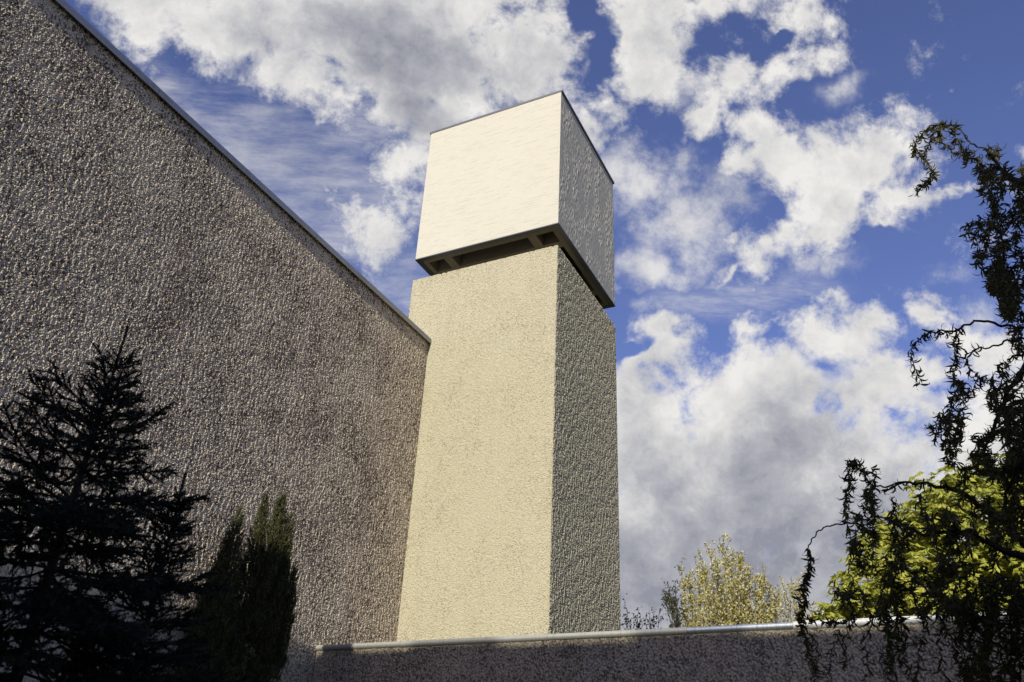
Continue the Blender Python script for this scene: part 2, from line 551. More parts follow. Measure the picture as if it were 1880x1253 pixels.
# underside grid: rim beams and four cross beams round the recessed core
bz0, bz1 = ZB - 0.012, ZB + 0.55
rim = 0.20
r0x, r1x, r0y, r1y = X0 + th + .002, X1 - th - .002, Y0 + th + .002, Y1 - th - .002
fr = MB()
fr.box(r0x, r1x, r0y, Y0 + rim, bz0, bz1)
fr.box(r0x, r1x, Y1 - rim, r1y, bz0, bz1)
fr.box(r0x, X0 + rim, Y0 + rim, Y1 - rim, bz0, bz1)
fr.box(X1 - rim, r1x, Y0 + rim, Y1 - rim, bz0, bz1)
fr.build('rim_beam', M['beam'], tower)
c0, c1 = 0.175 * TW, 0.232 * TW
for s in (0, 1):
    xa, xb = (X0 + c0, X0 + c1) if s == 0 else (X1 - c1, X1 - c0)
    for y_a, y_b in ((Y0 + rim + .001, Y0 + c0 - .001), (Y1 - c0 + .001, Y1 - rim - .001)):
        MB().box(xa, xb, y_a, y_b, bz0 + .004, bz1 - .01).build('cross_beam', M['beam'], tower)
    ya, yb = (Y0 + c0, Y0 + c1) if s == 0 else (Y1 - c1, Y1 - c0)
    MB().box(X0 + rim + .001, X1 - rim - .001, ya, yb, bz0 + .004, bz1 - .012).build('cross_beam', M['beam'], tower)
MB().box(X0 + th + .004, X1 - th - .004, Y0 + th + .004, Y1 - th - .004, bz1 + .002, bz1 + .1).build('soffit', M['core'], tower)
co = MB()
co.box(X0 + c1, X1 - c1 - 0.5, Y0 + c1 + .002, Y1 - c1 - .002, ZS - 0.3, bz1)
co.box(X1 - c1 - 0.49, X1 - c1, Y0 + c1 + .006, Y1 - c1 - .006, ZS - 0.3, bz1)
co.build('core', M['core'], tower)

# ------------------------------------------------------------------ garden wall with half round metal coping
LY, LZ = 9.996, 3.742
gw = empty('garden_wall', (-1, LY + 0.15, 0))
tag(gw, 'low dark roughcast garden wall topped by a rounded metal coping', 'wall')
sh = Shell()
GX0, GX1, GZ, XD = WX + 0.032, 7.5, LZ - 0.075, 1.3
sh.put(sheet((GX0, LY, 2.7), (1, 0, 0), (0, 0, 1), (0, -1, 0), XD - GX0, GZ - 2.7, 0.0100, pebbles(51, 0.036, 0.0080, 0.15)))
sh.panel((GX0, LY, 0), (GX1, LY, 0), (GX1, LY, 2.7), (GX0, LY, 2.7))
sh.panel((XD, LY, 2.7), (GX1, LY, 2.7), (GX1, LY, GZ), (XD, LY, GZ))
sh.panel((GX1, LY, 0), (GX1, LY + .3, 0), (GX1, LY + .3, GZ), (GX1, LY, GZ))
sh.panel((GX1, LY + .3, 0), (GX0, LY + .3, 0), (GX0, LY + .3, GZ), (GX1, LY + .3, GZ))
sh.panel((GX0, LY + .3, 0), (GX0, LY, 0), (GX0, LY, GZ), (GX0, LY + .3, GZ))
sh.panel((GX0, LY, GZ), (GX1, LY, GZ), (GX1, LY + .3, GZ), (GX0, LY + .3, GZ))
sh.build('wall', M['low'], gw)


def cop_profile(r, z1, ov=0.035):
    pts = []
    y0 = LY - ov
    n = 9
    for i in range(n + 1):       # bull-nosed front, from the lower lip up and back
        a = -PI / 2 + (PI * 0.5 + 0.9) * i / n
        pts.append((y0 + r - r * math.cos(a), z1 - r + r * math.sin(a)))
    pts += [(LY + 0.33, z1 + 0.005), (LY + 0.33, z1 - 2 * r)]
    return pts


def at_low(px):                  # x on the wall face seen at the coping's image column
    return at_y(px, 1183 - (px - 580) * 0.0446, LY - 0.03)[0]


joints = [(580, 735), (735, 815), (815, 893), (893, 1005), (1005, 1140), (1140, 1260), (1260, 1455), (1455, 1700), (1700, 1960)]
for i, (a, c) in enumerate(joints):
    xa, xb = at_low(a), at_low(c)
    if i == 0: xa = WX + 0.032
    mat = M['coping_grey'] if c <= 1260 else (M['coping_streak'] if c == 1455 else M['coping_white'])
    r = 0.043 + (0.003 if a >= 1455 else 0.0) + (0.0012 if i % 2 else 0)
    p = cop_profile(r, LZ + (0.004 if a >= 1455 else 0))
    o = MB().extrude_x(p[::-1], xa + 0.0015, xb - 0.0015).build('coping', mat, gw, smooth=False)
    if c == 1455: o['label'] = 'grey streaked coping length'
    if a >= 1455: o['label'] = 'cream coping length'
xa = at_low(1960)
for k in range(2):
    MB().extrude_x(cop_profile(0.046, LZ + 0.004)[::-1], xa + 0.002 + k * 3.2, xa + k * 3.2 + 3.19).build('coping', M['coping_white'], gw)


# ------------------------------------------------------------------ leaf / needle builders
def unit(a):
    return a / (np.linalg.norm(a, axis=-1, keepdims=True) + 1e-9)


def needles(base, direc, length, width):
    """thin triangles from base along direc"""
    n = len(base)
    d = unit(direc)
    side = unit(np.cross(d, unit(rng.normal(size=(n, 3)))))
    w = width[:, None] if hasattr(width, 'shape') else width
    L = length[:, None] if hasattr(length, 'shape') else length
    v = np.stack([base - side * w * .5, base + side * w * .5, base + d * L], 1).reshape(-1, 3)
    return v, np.arange(3 * n).reshape(-1, 3)


def leaves(base, direc, length, width, normal=None, curl=0.0):
    """diamond leaves of two bent halves"""
    n = len(base)
    d = unit(direc)
    nr = rng.normal(size=(n, 3)) if normal is None else normal
    side = unit(np.cross(d, nr)); up = np.cross(side, d)
    L = length[:, None]; w = width[:, None]
    mid = base + d * L * .45
    v = np.stack([base, mid + side * w * .5 + up * w * .18, base + d * L - up * L * curl, mid - side * w * .5 + up * w * .18, mid], 1).reshape(-1, 3)
    i = (np.arange(n) * 5)[:, None]
    f = np.concatenate([i + np.array([[0, 4, 1]]), i + np.array([[4, 2, 1]]), i + np.array([[0, 3, 4]]), i + np.array([[3, 2, 4]])])
    return v, f


# ------------------------------------------------------------------ spruce
def spruce(base, top, spread, name_label, first=0.36, seed=1, dens=1.0, lift=0.0):
    R = random.Random(seed)
    g_ = np.random.default_rng(seed)
    base = np.asarray(base, float); top = np.asarray(top, float)
    H = np.linalg.norm(top - base); ax = (top - base) / H
    root = empty('spruce_tree', base)
    tr = MB()
    tr.tube([base, base + ax * H * .4, base + ax * H * .75, base + ax * (H - .35), top - ax * 0.02], [0.013 * H, 0.009 * H, 0.005 * H, 0.006, 0.003], 7)
    br = MB()
    segs = []          # (p0, p1, needle length, density)

    def shoot(p, d, L, up, k=5, droop=0.0):
        pts = [p]
        q = p.copy(); dd = d / np.linalg.norm(d)
        for i in range(k):
            dd = dd + np.array([0, 0, up * (i / k) - droop * (1 - i / k)]) * (1.4 / k) + g_.normal(size=3) * 0.045
            dd /= np.linalg.norm(dd)
            q = q + dd * L / k
            pts.append(q.copy())
        return pts

    t_ = 0.0
    levels = []
    t_ = first
    while t_ < H - 0.5:
        levels.append((t_, R.randint(5, 6), 1.0))
        step = 0.17 + 0.04 * t_
        step = min(step, 0.28)
        levels.append((t_ + step * .5, R.randint(2, 3) + (1 if t_ > 1.2 else 0), 0.66))
        t_ += step
    # the leader with short side buds
    for _ in range(4): segs.append((top - ax * (first + .05), top, 0.014, 1.0))
    for bi in range(int(H / 0.02)):          # short growth along the stem
        tt = R.uniform(first, H - .3)
        p = top - ax * tt
        a = R.uniform(0, 2 * PI)
        dd = np.array([math.cos(a), math.sin(a), R.uniform(.0, .8)])
        segs.append((p, p + unit(dd) * R.uniform(.06, .20 + .03 * tt), 0.018, 1.0))
    for bi in range(5):
        a = R.uniform(0, 2 * PI)
        p = top - ax * (first * R.uniform(.55, 1.0))
    for (tt, nb, sc_) in levels:
        ph = R.uniform(0, 2 * PI)
        for j in range(nb):
            a = ph + 2 * PI * j / nb + R.uniform(-.3, .3)
            L = spread(tt) * sc_ * R.uniform(.6, 1.3)
            if L < .05: continue
            el = max(-0.22, 0.78 - 0.5 * tt) + R.uniform(-.15, .15) + lift
            d = np.array([math.cos(a) * math.cos(el), math.sin(a) * math.cos(el), math.sin(el)])
            p = top - ax * tt
            k = 6
            pts = shoot(p, d, L, 0.55, k, 0.12 if tt > 1.0 else 0.0)
            r0 = 0.004 + 0.008 * L
            br.tube(pts, [r0 * (1 - .8 * i / k) for i in range(k + 1)], 4)
            for i in range(k):
                if i / k > 0.12: segs.append((pts[i], pts[i + 1], 0.018, 1.0))
            # side twigs in a flat spray
            nt = int(max(4, L / 0.045))
            for q in range(nt):
                u = 0.18 + 0.78 * (q + R.random()) / nt
                ii = min(k - 1, int(u * k)); fr_ = u * k - ii
                pp = pts[ii] * (1 - fr_) + pts[ii + 1] * fr_
                ad = unit(pts[ii + 1] - pts[ii])
                sd = unit(np.cross(ad, np.array([0, 0, 1.0]))) * (1 if q % 2 else -1)
                tl = min(0.42, (0.10 + 0.42 * L * (1 - u))) * R.uniform(.6, 1.15)
                dd = ad * .75 + sd * R.uniform(.55, .95) + np.array([0, 0, R.uniform(-.25, .22)])
                tp = shoot(pp, dd, tl, 0.18, 3, 0.05)
                for i in range(3): segs.append((tp[i], tp[i + 1], 0.016, 1.0))
                if tl > 0.12:
                    for z in range(int(tl / 0.045)):
                        uu = R.uniform(.2, .9); i2 = min(2, int(uu * 3))
                        p2 = tp[i2] + (tp[i2 + 1] - tp[i2]) * (uu * 3 - i2)
                        d2 = unit(tp[i2 + 1] - tp[i2]) + g_.normal(size=3) * .55
                        segs.append((p2, p2 + unit(d2) * tl * R.uniform(.25, .5), 0.015, 1.0))
    A = np.array([s[0] for s in segs]); B = np.array([s[1] for s in segs])
    NL = np.array([s[2] for s in segs])
    ln = np.linalg.norm(B - A, axis=1)
    cnt = np.maximum(2, (ln * 640 * dens).astype(int))
    idx = np.repeat(np.arange(len(segs)), cnt)
    u = g_.random(len(idx))[:, None]
    P = A[idx] * (1 - u) + B[idx] * u
    dirn = unit(B - A)[idx]
    rad = unit(np.cross(dirn, g_.normal(size=(len(idx), 3))))
    nd = dirn * 0.75 + rad
    v, f = needles(P, nd, NL[idx] * g_.uniform(.9, 1.5, len(idx)), 0.006)
    # twig cores so that the shoots are not see-through
    cv, cf = needles(A, B - A, ln * 1.02, np.full(len(A), 0.016))
    mesh_obj('foliage', np.concatenate([v, cv]), [np.concatenate([f, cf + len(v)])], M['spruce'], root)
    tr.build('trunk', M['bark_dark'], root, smooth=True)
    br.build('branches', M['bark_dark'], root)
    tag(root, name_label, 'tree', 'dark conifers in front of the hall wall')
    return root


s1_top = at_d(235, 600, 6.25)
s1_base = np.array([s1_top[0] - 0.03, s1_top[1] + 0.02, 0.0])
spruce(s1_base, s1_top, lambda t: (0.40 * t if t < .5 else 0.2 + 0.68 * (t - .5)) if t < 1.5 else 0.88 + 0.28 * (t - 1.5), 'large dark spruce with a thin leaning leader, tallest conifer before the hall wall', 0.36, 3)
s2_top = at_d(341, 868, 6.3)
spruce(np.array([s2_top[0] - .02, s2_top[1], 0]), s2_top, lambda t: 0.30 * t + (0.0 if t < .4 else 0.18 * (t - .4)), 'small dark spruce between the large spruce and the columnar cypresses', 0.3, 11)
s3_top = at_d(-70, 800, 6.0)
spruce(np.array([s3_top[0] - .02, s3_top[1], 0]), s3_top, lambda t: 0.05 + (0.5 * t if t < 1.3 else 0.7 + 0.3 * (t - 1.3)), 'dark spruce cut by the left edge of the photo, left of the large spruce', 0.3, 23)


# ------------------------------------------------------------------ columnar cypresses
def cypress(spires, dist, label, seed):
    """spires: (px, py of tip, [(drop below tip in m, radius)...])"""
    g_ = np.random.default_rng(seed)
    b0 = at_d(spires[0][0], spires[0][1], dist)
    root = empty('cypress_tree', (b0[0], b0[1], 0))
    Vs, Fs, n = [], [], 0
    tr = MB()
    for (px, py, prof) in spires:
        tip = at_d(px, py, dist)
        H = tip[2] if prof[-1][0] > 2.5 else prof[-1][0]
        foot = np.array([tip[0], tip[1], max(0.05, tip[2] - H)])
        tr.tube([foot, (foot + tip) / 2, tip - np.array([0, 0, .15])], [0.06 if H > 2 else .02, 0.035 if H > 2 else .014, 0.006], 6)
        xs = np.array([p[0] for p in prof]); rs = np.array([p[1] for p in prof])
        area = np.trapezoid(rs, xs) if hasattr(np, 'trapezoid') else np.trapz(rs, xs)
        N = int(9500 * area) + 120
        drop = g_.random(N * 3) * H
        keep = g_.random(N * 3) < (np.interp(drop, xs, rs) / rs.max())
        drop = drop[keep][:N]; N = len(drop)
        a = g_.random(N) * 2 * PI
        rad = np.interp(drop, xs, rs) * np.sqrt(g_.uniform(.2, 1.0, N)) * (1 + 0.20 * np.sin(3 * a + 3.0 * drop) + 0.20 * np.sin(5 * a + 9 * drop + 1))
        P = np.stack([tip[0] + rad * np.cos(a), tip[1] + rad * np.sin(a), tip[2] - drop], 1)
        out = np.stack([np.cos(a), np.sin(a), np.zeros(N)], 1)
        sp = np.array([0, 0, 1.0]) + out * g_.uniform(.05, .5, N)[:, None] + g_.normal(size=(N, 3)) * .14
        sp = unit(sp)
        L = g_.uniform(.05, .12, N)
        k = 10                                     # scale-leaf sprigs up both sides of a spray
        idx = np.repeat(np.arange(N), k)
        u = np.tile(np.linspace(0, .92, k), N) + g_.uniform(-.03, .03, N * k)
        base = P[idx] + sp[idx] * (L[idx] * u)[:, None]
        sd = unit(np.cross(sp, g_.normal(size=(N, 3))))[idx] * np.tile(np.where(np.arange(k) % 2, 1, -1), N)[:, None]
        d = sp[idx] * 1.0 + sd * .55 + g_.normal(size=(N * k, 3)) * .18
        v, f = leaves(base, d, L[idx] * .36 * (1.15 - u), np.full(N * k, .013))
        Vs.append(v); Fs.append(f + n); n += len(v)
        # dense dead interior that blocks the view through the column
        Rg, Sg = 14, 10
        ring = []
        hs = np.linspace(0.28, 1, Rg) * H
        for h in hs:
            for j in range(Sg):
                w = 2 * PI * j / Sg
                r = np.interp(h, xs, rs) * .5 * g_.uniform(.7, 1.1)
                ring.append((tip[0] + r * math.cos(w), tip[1] + r * math.sin(w), tip[2] - h))
        q = [(i * Sg + j, i * Sg + (j + 1) % Sg, (i + 1) * Sg + (j + 1) % Sg, (i + 1) * Sg + j) for i in range(Rg - 1) for j in range(Sg)]
        tri = [(a_, b_, c_) for a_, b_, c_, d_2 in q] + [(a_, c_, d_2) for a_, b_, c_, d_2 in q]
        Vs.append(np.array(ring)); Fs.append(np.array(tri) + n); n += len(ring)
    mesh_obj('foliage', np.concatenate(Vs), [np.concatenate(Fs)], M['cypress'], root)
    tr.build('trunk', M['bark_dark'], root, smooth=True)
    tag(root, label, 'tree', 'dark conifers in front of the hall wall')


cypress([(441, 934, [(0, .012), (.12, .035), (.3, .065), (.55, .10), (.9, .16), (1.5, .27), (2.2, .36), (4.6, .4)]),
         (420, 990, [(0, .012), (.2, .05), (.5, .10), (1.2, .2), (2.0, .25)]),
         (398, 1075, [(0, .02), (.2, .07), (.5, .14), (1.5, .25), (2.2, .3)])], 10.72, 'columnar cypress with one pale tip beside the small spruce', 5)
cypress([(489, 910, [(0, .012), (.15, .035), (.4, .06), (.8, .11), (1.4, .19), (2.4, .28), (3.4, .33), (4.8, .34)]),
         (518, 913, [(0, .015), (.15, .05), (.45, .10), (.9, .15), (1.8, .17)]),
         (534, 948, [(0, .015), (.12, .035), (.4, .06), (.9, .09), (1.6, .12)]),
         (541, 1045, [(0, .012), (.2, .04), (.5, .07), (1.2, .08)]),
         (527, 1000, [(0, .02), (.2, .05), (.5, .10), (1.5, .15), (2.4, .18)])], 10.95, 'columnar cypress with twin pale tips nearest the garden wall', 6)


# ------------------------------------------------------------------ corkscrew willow at right
def in_poly(x, y, poly):
    c = False
    j = len(poly) - 1
    for i in range(len(poly)):
        xi, yi = poly[i]; xj, yj = poly[j]
        if (yi > y) != (yj > y) and x < (xj - xi) * (y - yi) / (yj - yi) + xi: c = not c
        j = i
    return c


def willow():
    R = random.Random(42)
    g_ = np.random.default_rng(42)
    Yt = 5.5
    tb = at_y(2080, 1160, Yt)
    base = np.array([tb[0] + 0.15, Yt, 0.0])
    root = empty('willow_tree', base)
    tag(root, 'dark corkscrew willow with curly leaves hanging over the garden wall at right', 'tree')
    trunk = MB(); br = MB()
    # trunk nodes at the right of the view
    tp = [base, base + np.array([-.05, .02, 1.4]), at_y(2075, 1160, Yt), at_y(2040, 900, Yt), at_y(2030, 640, Yt), at_y(2010, 420, Yt), at_y(1960, 300, Yt - .1)]
    trunk.tube(tp, [.15, .12, .10, .08, .06, .04, .02], 9)
    nodes = []          # dict of px, py, depth, pos

    def poly_to_3d(pl, y0, y1, wig=3.0):
        # subdivide and wiggle like corkscrew wood, depth running from y0 to y1
        out = []
        n = len(pl)
        ph = R.uniform(0, 6)
        for i in range(n - 1):
            for s in range(5):
                u = s / 5
                x = pl[i][0] * (1 - u) + pl[i + 1][0] * u
                y = pl[i][1] * (1 - u) + pl[i + 1][1] * u
                k = (i + u) / (n - 1)
                w = wig * (1 if i + s > 0 else 0)
                out.append((x + w * math.sin(ph + 9 * (i + u)), y + w * math.cos(ph * 1.7 + 7.3 * (i + u)), y0 + (y1 - y0) * k + .03 * math.sin(5 * (i + u) + ph)))
        out.append((pl[-1][0], pl[-1][1], y1))
        return out

    LV = []             # leaf anchors: (pos, tangent)

    def limb(pl, y0, y1, r0, r1, leafy=(0.0, 1.0), dens=1.0, wig=3.0):
        q = poly_to_3d(pl, y0, y1, wig)
        P = [at_y(*a) for a in q]
        n = len(P)
        br.tube(P, [r0 + (r1 - r0) * i / (n - 1) for i in range(n)], 5)
        for i in range(n):
            nodes.append((q[i][0], q[i][1], q[i][2]))
        for i in range(n - 1):
            u = i / (n - 1)
            if leafy[0] <= u <= leafy[1]:
                seg = P[i + 1] - P[i]
                k = np.linalg.norm(seg) * 105 * dens
                k = int(k) + (R.random() < k % 1)
                for _ in range(k):
                    LV.append((P[i] + seg * R.random(), seg))
        return P

    Y = Yt
    # structural limbs (mostly bare)
    limb([(2040, 900), (1960, 1060), (1880, 1025), (1820, 1000), (1780, 975), (1700, 982), (1640, 960)], Y, Y - .3, .03, .006, (.6, 1), .5)
    limb([(2070, 1100), (1950, 1040), (1880, 1000), (1840, 960), (1800, 930), (1760, 900), (1720, 892), (1670, 885), (1620, 900)], Y, Y + .3, .03, .005, (.55, 1), .7)
    limb([(2030, 640), (1960, 560), (1900, 420), (1880, 345), (1845, 325), (1830, 300), (1812, 275)], Y, Y - .2, .03, .008, (.7, 1), .5)
    limb([(2030, 640), (1960, 640), (1900, 650), (1850, 720), (1820, 800), (1790, 860)], Y, Y + .2, .028, .006, (.5, 1), .8)
    limb([(2030, 700), (1950, 760), (1890, 830), (1850, 900), (1830, 980)], Y, Y - .2, .028, .006, (.4, 1), .8)
    limb([(2010, 450), (1950, 470), (1890, 480), (1850, 500), (1825, 470)], Y, Y + .2, .02, .004, (.4, 1), 1)
    limb([(1960, 560), (1920, 600), (1880, 650), (1850, 660)], Y, Y, .015, .005, (.4, 1), .6)
    # the arching top spray
    limb([(1812, 275), (1790, 268), (1776, 258), (1765, 240), (1745, 229), (1722, 230), (1700, 240), (1683, 258), (1676, 275), (1688, 286), (1700, 294), (1708, 312), (1712, 322), (1702, 333), (1690, 342), (1680, 352)], Y - .2, Y - .1, .006, .0015, (.22, 1), 1.35, 1.2)
    limb([(1728, 229), (1722, 246), (1726, 260), (1740, 270), (1752, 282), (1768, 284), (1785, 292)], Y - .1, Y - .3, .003, .001, (0, 1), 1.0, 1.5)
    limb([(1750, 232), (1754, 252), (1762, 262), (1768, 276), (1778, 290), (1775, 300)], Y - .15, Y, .003, .001, (.0, 1), 1.0, 1.5)
    limb([(1722, 232), (1712, 246), (1706, 262), (1700, 276), (1692, 284)], Y - .1, Y, .003, .001, (.1, 1), .8, 1.5)
    limb([(1770, 245), (1780, 262), (1778, 280), (1790, 296), (1798, 288), (1800, 300)], Y - .15, Y, .003, .001, (.3, 1), .5, 1.5)
    # the middle spray
    limb([(1930, 610), (1880, 602), (1840, 598), (1800, 588), (1775, 596), (1750, 610), (1728, 608), (1705, 612), (1688, 622), (1674, 640), (1675, 665), (1686, 690), (1690, 706)], Y, Y - .2, .01, .0015, (.38, 1), .8, 2)
    limb([(1765, 602), (1752, 630), (1756, 660), (1750, 690), (1760, 710), (1750, 735)], Y - .1, Y - .2, .004, .001, (0, 1), 1.3, 2.5)
    limb([(1880, 622), (1850, 626), (1820, 638), (1795, 640), (1772, 655), (1780, 680)], Y, Y, .008, .002, (.55, 1), .9, 2)
    # left fringe of the lower mass
    limb([(1660, 885), (1620, 895), (1598, 890), (1585, 870), (1568, 850), (1560, 880), (1550, 920), (1556, 960), (1565, 1000), (1580, 1040)], Y + .2, Y + .1, .006, .0015, (.15, 1), .8, 2)
    limb([(1598, 890), (1610, 868), (1600, 860), (1606, 880)], Y + .2, Y + .1, .003, .001, (0, 1), .6, 2)
    limb([(1585, 872), (1570, 845), (1562, 848), (1556, 870), (1560, 900)], Y + .2, Y + .15, .003, .001, (0, 1), 1.2, 2)
    limb([(1640, 950), (1600, 950), (1570, 960), (1545, 962), (1520, 966), (1503, 975), (1490, 992), (1482, 1008), (1489, 1030), (1486, 1055), (1472, 1078), (1480, 1105), (1466, 1130), (1478, 1165), (1482, 1200), (1500, 1235), (1505, 1262)], Y + .2, Y + .2, .006, .0012, (.42, .93), 1.8, 1.4)
    limb([(1486, 1050), (1470, 1080), (1466, 1110), (1490, 1140), (1470, 1150)], Y + .2, Y + .25, .002, .001, (0, 1), .9, 2)
    # mass: twigs seeded through the crown and tied to the nearest wood
    regions = [
        ([(1795, 262), (1830, 250), (1862, 290), (1900, 285), (1900, 600), (1855, 600), (1838, 570), (1812, 535), (1798, 500), (1770, 470), (1765, 405), (1800, 392), (1796, 345), (1785, 322)], 56, 1.0),
        ([(1900, 600), (1900, 880), (1745, 880), (1722, 840), (1706, 780), (1712, 715), (1760, 690), (1800, 645), (1850, 640)], 46, .9),
        ([(1840, 600), (1900, 600), (1900, 1000), (1845, 1000)], 24, .9),
        ([(1900, 870), (1900, 1150), (1545, 1150), (1530, 1085), (1550, 1030), (1560, 985), (1538, 930), (1560, 870), (1640, 890), (1745, 865)], 70, .9),
    ]
    for (poly, n, dn) in regions:
        xs = [p[0] for p in poly]; ys = [p[1] for p in poly]
        c = 0
        while c < n:
            x = R.uniform(min(xs), max(xs)); y = R.uniform(min(ys), max(ys))
            if not in_poly(x, y, poly): continue
            c += 1
            best = min(nodes, key=lambda q: (q[0] - x) ** 2 + (q[1] - y) ** 2 + (60 if q[1] > y + 40 else 0))
            dpt = Y + R.uniform(-.75, .6)
            mid = ((best[0] + x) / 2 + R.uniform(-18, 18), min(best[1], y) - R.uniform(0, 18) if R.random() < .5 else (best[1] + y) / 2, )
            # hangs a little way below its seed point, staying inside the outline
            pl = [(best[0], best[1]), mid, (x, y)]
            xx, yy = x, y
            for s in range(R.randint(1, 3)):
                nx, ny = xx + R.uniform(-16, 16), yy + R.uniform(14, 30)
                if not in_poly(nx, ny, poly): break
                xx, yy = nx, ny
                pl.append((xx, yy))
            limb(pl, best[2], dpt, .0045, .0012, (.3, 1), dn, 3.5)
    # strands that hang past the coping in front of the wall
    for (x, y0, y1, n, dn) in [(1565, 1130, 1190, 1, .7), (1612, 1120, 1240, 2, .7), (1650, 1110, 1215, 2, .8), (1640, 1150, 1260, 1, .5), (1590, 1130, 1260, 1, .4), (1700, 1100, 1215, 1, .5),
                              (1770, 1100, 1270, 3, .9), (1800, 1080, 1275, 3, .9), (1830, 1080, 1275, 4, 1), (1862, 1080, 1275, 4, 1), (1890, 1060, 1275, 4, 1), (1745, 1100, 1180, 1, .5), (1540, 1180, 1262, 1, .35), (1725, 1160, 1262, 1, .35), (1500, 1190, 1255, 1, .25)]:
        for _ in range(n):
            xx = x + R.uniform(-12, 12); yy = y0 + R.uniform(-25, 10)
            best = min(nodes, key=lambda q: (q[0] - xx) ** 2 + (q[1] - yy) ** 2 + (4000 if q[1] > yy + 5 else 0))
            pl = [(best[0], best[1]), (xx, yy)]
            while yy < y1 + R.uniform(-20, 20):
                xx += R.uniform(-12, 12); yy += R.uniform(16, 30); pl.append((xx, yy))
            limb(pl, best[2], Y + R.uniform(-.4, .7), .004, .001, (.1, 1), dn, 2.5)
    # the far side of the crown, beyond the edge of the view
    limb([(2030, 640), (2110, 560), (2170, 520), (2230, 560), (2260, 640)], Y, Y + .4, .03, .005, (.5, 1), .8)
    limb([(2040, 900), (2120, 800), (2200, 780), (2270, 850), (2300, 950)], Y, Y - .3, .03, .005, (.5, 1), .8)
    limb([(2010, 420), (2060, 300), (2130, 260), (2190, 330), (2210, 420)], Y, Y, .022, .004, (.4, 1), .9)
    limb([(1960, 300), (1990, 220), (2040, 190), (2090, 230), (2110, 300)], Y - .1, Y + .2, .015, .003, (.3, 1), .9)
    limb([(2070, 1100), (2160, 1000), (2240, 1000), (2310, 1080), (2330, 1180)], Y, Y + .4, .03, .005, (.5, 1), .8)
    limb([(2030, 640), (2050, 540), (2090, 470), (2120, 520), (2125, 620)], Y, Y + 1.2, .025, .004, (.4, 1), .8)
    limb([(2040, 900), (2080, 820), (2130, 840), (2140, 940)], Y, Y - 1.2, .025, .004, (.4, 1), .8)
    poly = [(1925, 330), (1960, 230), (2040, 170), (2140, 210), (2230, 370), (2300, 640), (2350, 960), (2350, 1180), (1925, 1180)]
    c = 0
    while c < 190:
        x = R.uniform(1925, 2350); y = R.uniform(170, 1180)
        if not in_poly(x, y, poly): continue
        c += 1
        best = min(nodes, key=lambda q: (q[0] - x) ** 2 + (q[1] - y) ** 2 + (60 if q[1] > y + 40 else 0))
        pl = [(best[0], best[1]), ((best[0] + x) / 2 + R.uniform(-18, 18), min(best[1], y) - R.uniform(0, 18)), (x, y)]
        xx, yy = x, y
        for q in range(R.randint(1, 4)):
            xx += R.uniform(-14, 14); yy += R.uniform(14, 30); pl.append((max(1915, xx), yy))
        limb(pl, best[2], Y + R.uniform(-1.1, 1.1), .0045, .0012, (.3, 1), .9, 3.5)
    # curly strap leaves
    n = len(LV)
    P = np.array([a[0] for a in LV]); T = unit(np.array([a[1] for a in LV]))
    out = unit(np.cross(T, g_.normal(size=(n, 3))))
    d = unit(out * .8 + T * .35 + np.array([0, 0, -.5]) + g_.normal(size=(n, 3)) * .25)
    L = g_.uniform(.05, .09, n); W = g_.uniform(.0095, .0145, n)
    nr = g_.normal(size=(n, 3)); side = unit(np.cross(d, nr)); up = np.cross(side, d)
    K = 5
    curl = g_.uniform(1.4, 3.4, n) * np.where(g_.random(n) < .5, 1, -1)
    tw = g_.uniform(-1.6, 1.6, n)
    pos = P.copy(); rows = []
    prof = [.35, .9, 1.0, .75, .4, .05]
    dd = d.copy()
    for k in range(K + 1):
        a = curl * k / K; tws = tw * k / K
        dirk = unit(d * np.cos(a)[:, None] + up * np.sin(a)[:, None])
        upk = np.cross(side, dirk)
        sk = side * np.cos(tws)[:, None] + upk * np.sin(tws)[:, None]
        w = (W * prof[k] * .5)[:, None]
        rows.append(np.stack([pos - sk * w, pos + sk * w], 1))
        pos = pos + dirk * (L / K)[:, None]
    V = np.stack(rows, 1).reshape(-1, 3)       # n, K+1, 2
    i0 = (np.arange(n) * (K + 1) * 2)[:, None]
    F = np.concatenate([i0 + np.array([[2 * k, 2 * k + 1, 2 * k + 3, 2 * k + 2]]) for k in range(K)])
    mesh_obj('foliage', V, [F], M['willow'], root)
    trunk.build('trunk', M['bark_dark'], root, smooth=True)
    br.build('branches', M['bark_dark'], root)
    print('willow leaves', n)


willow()


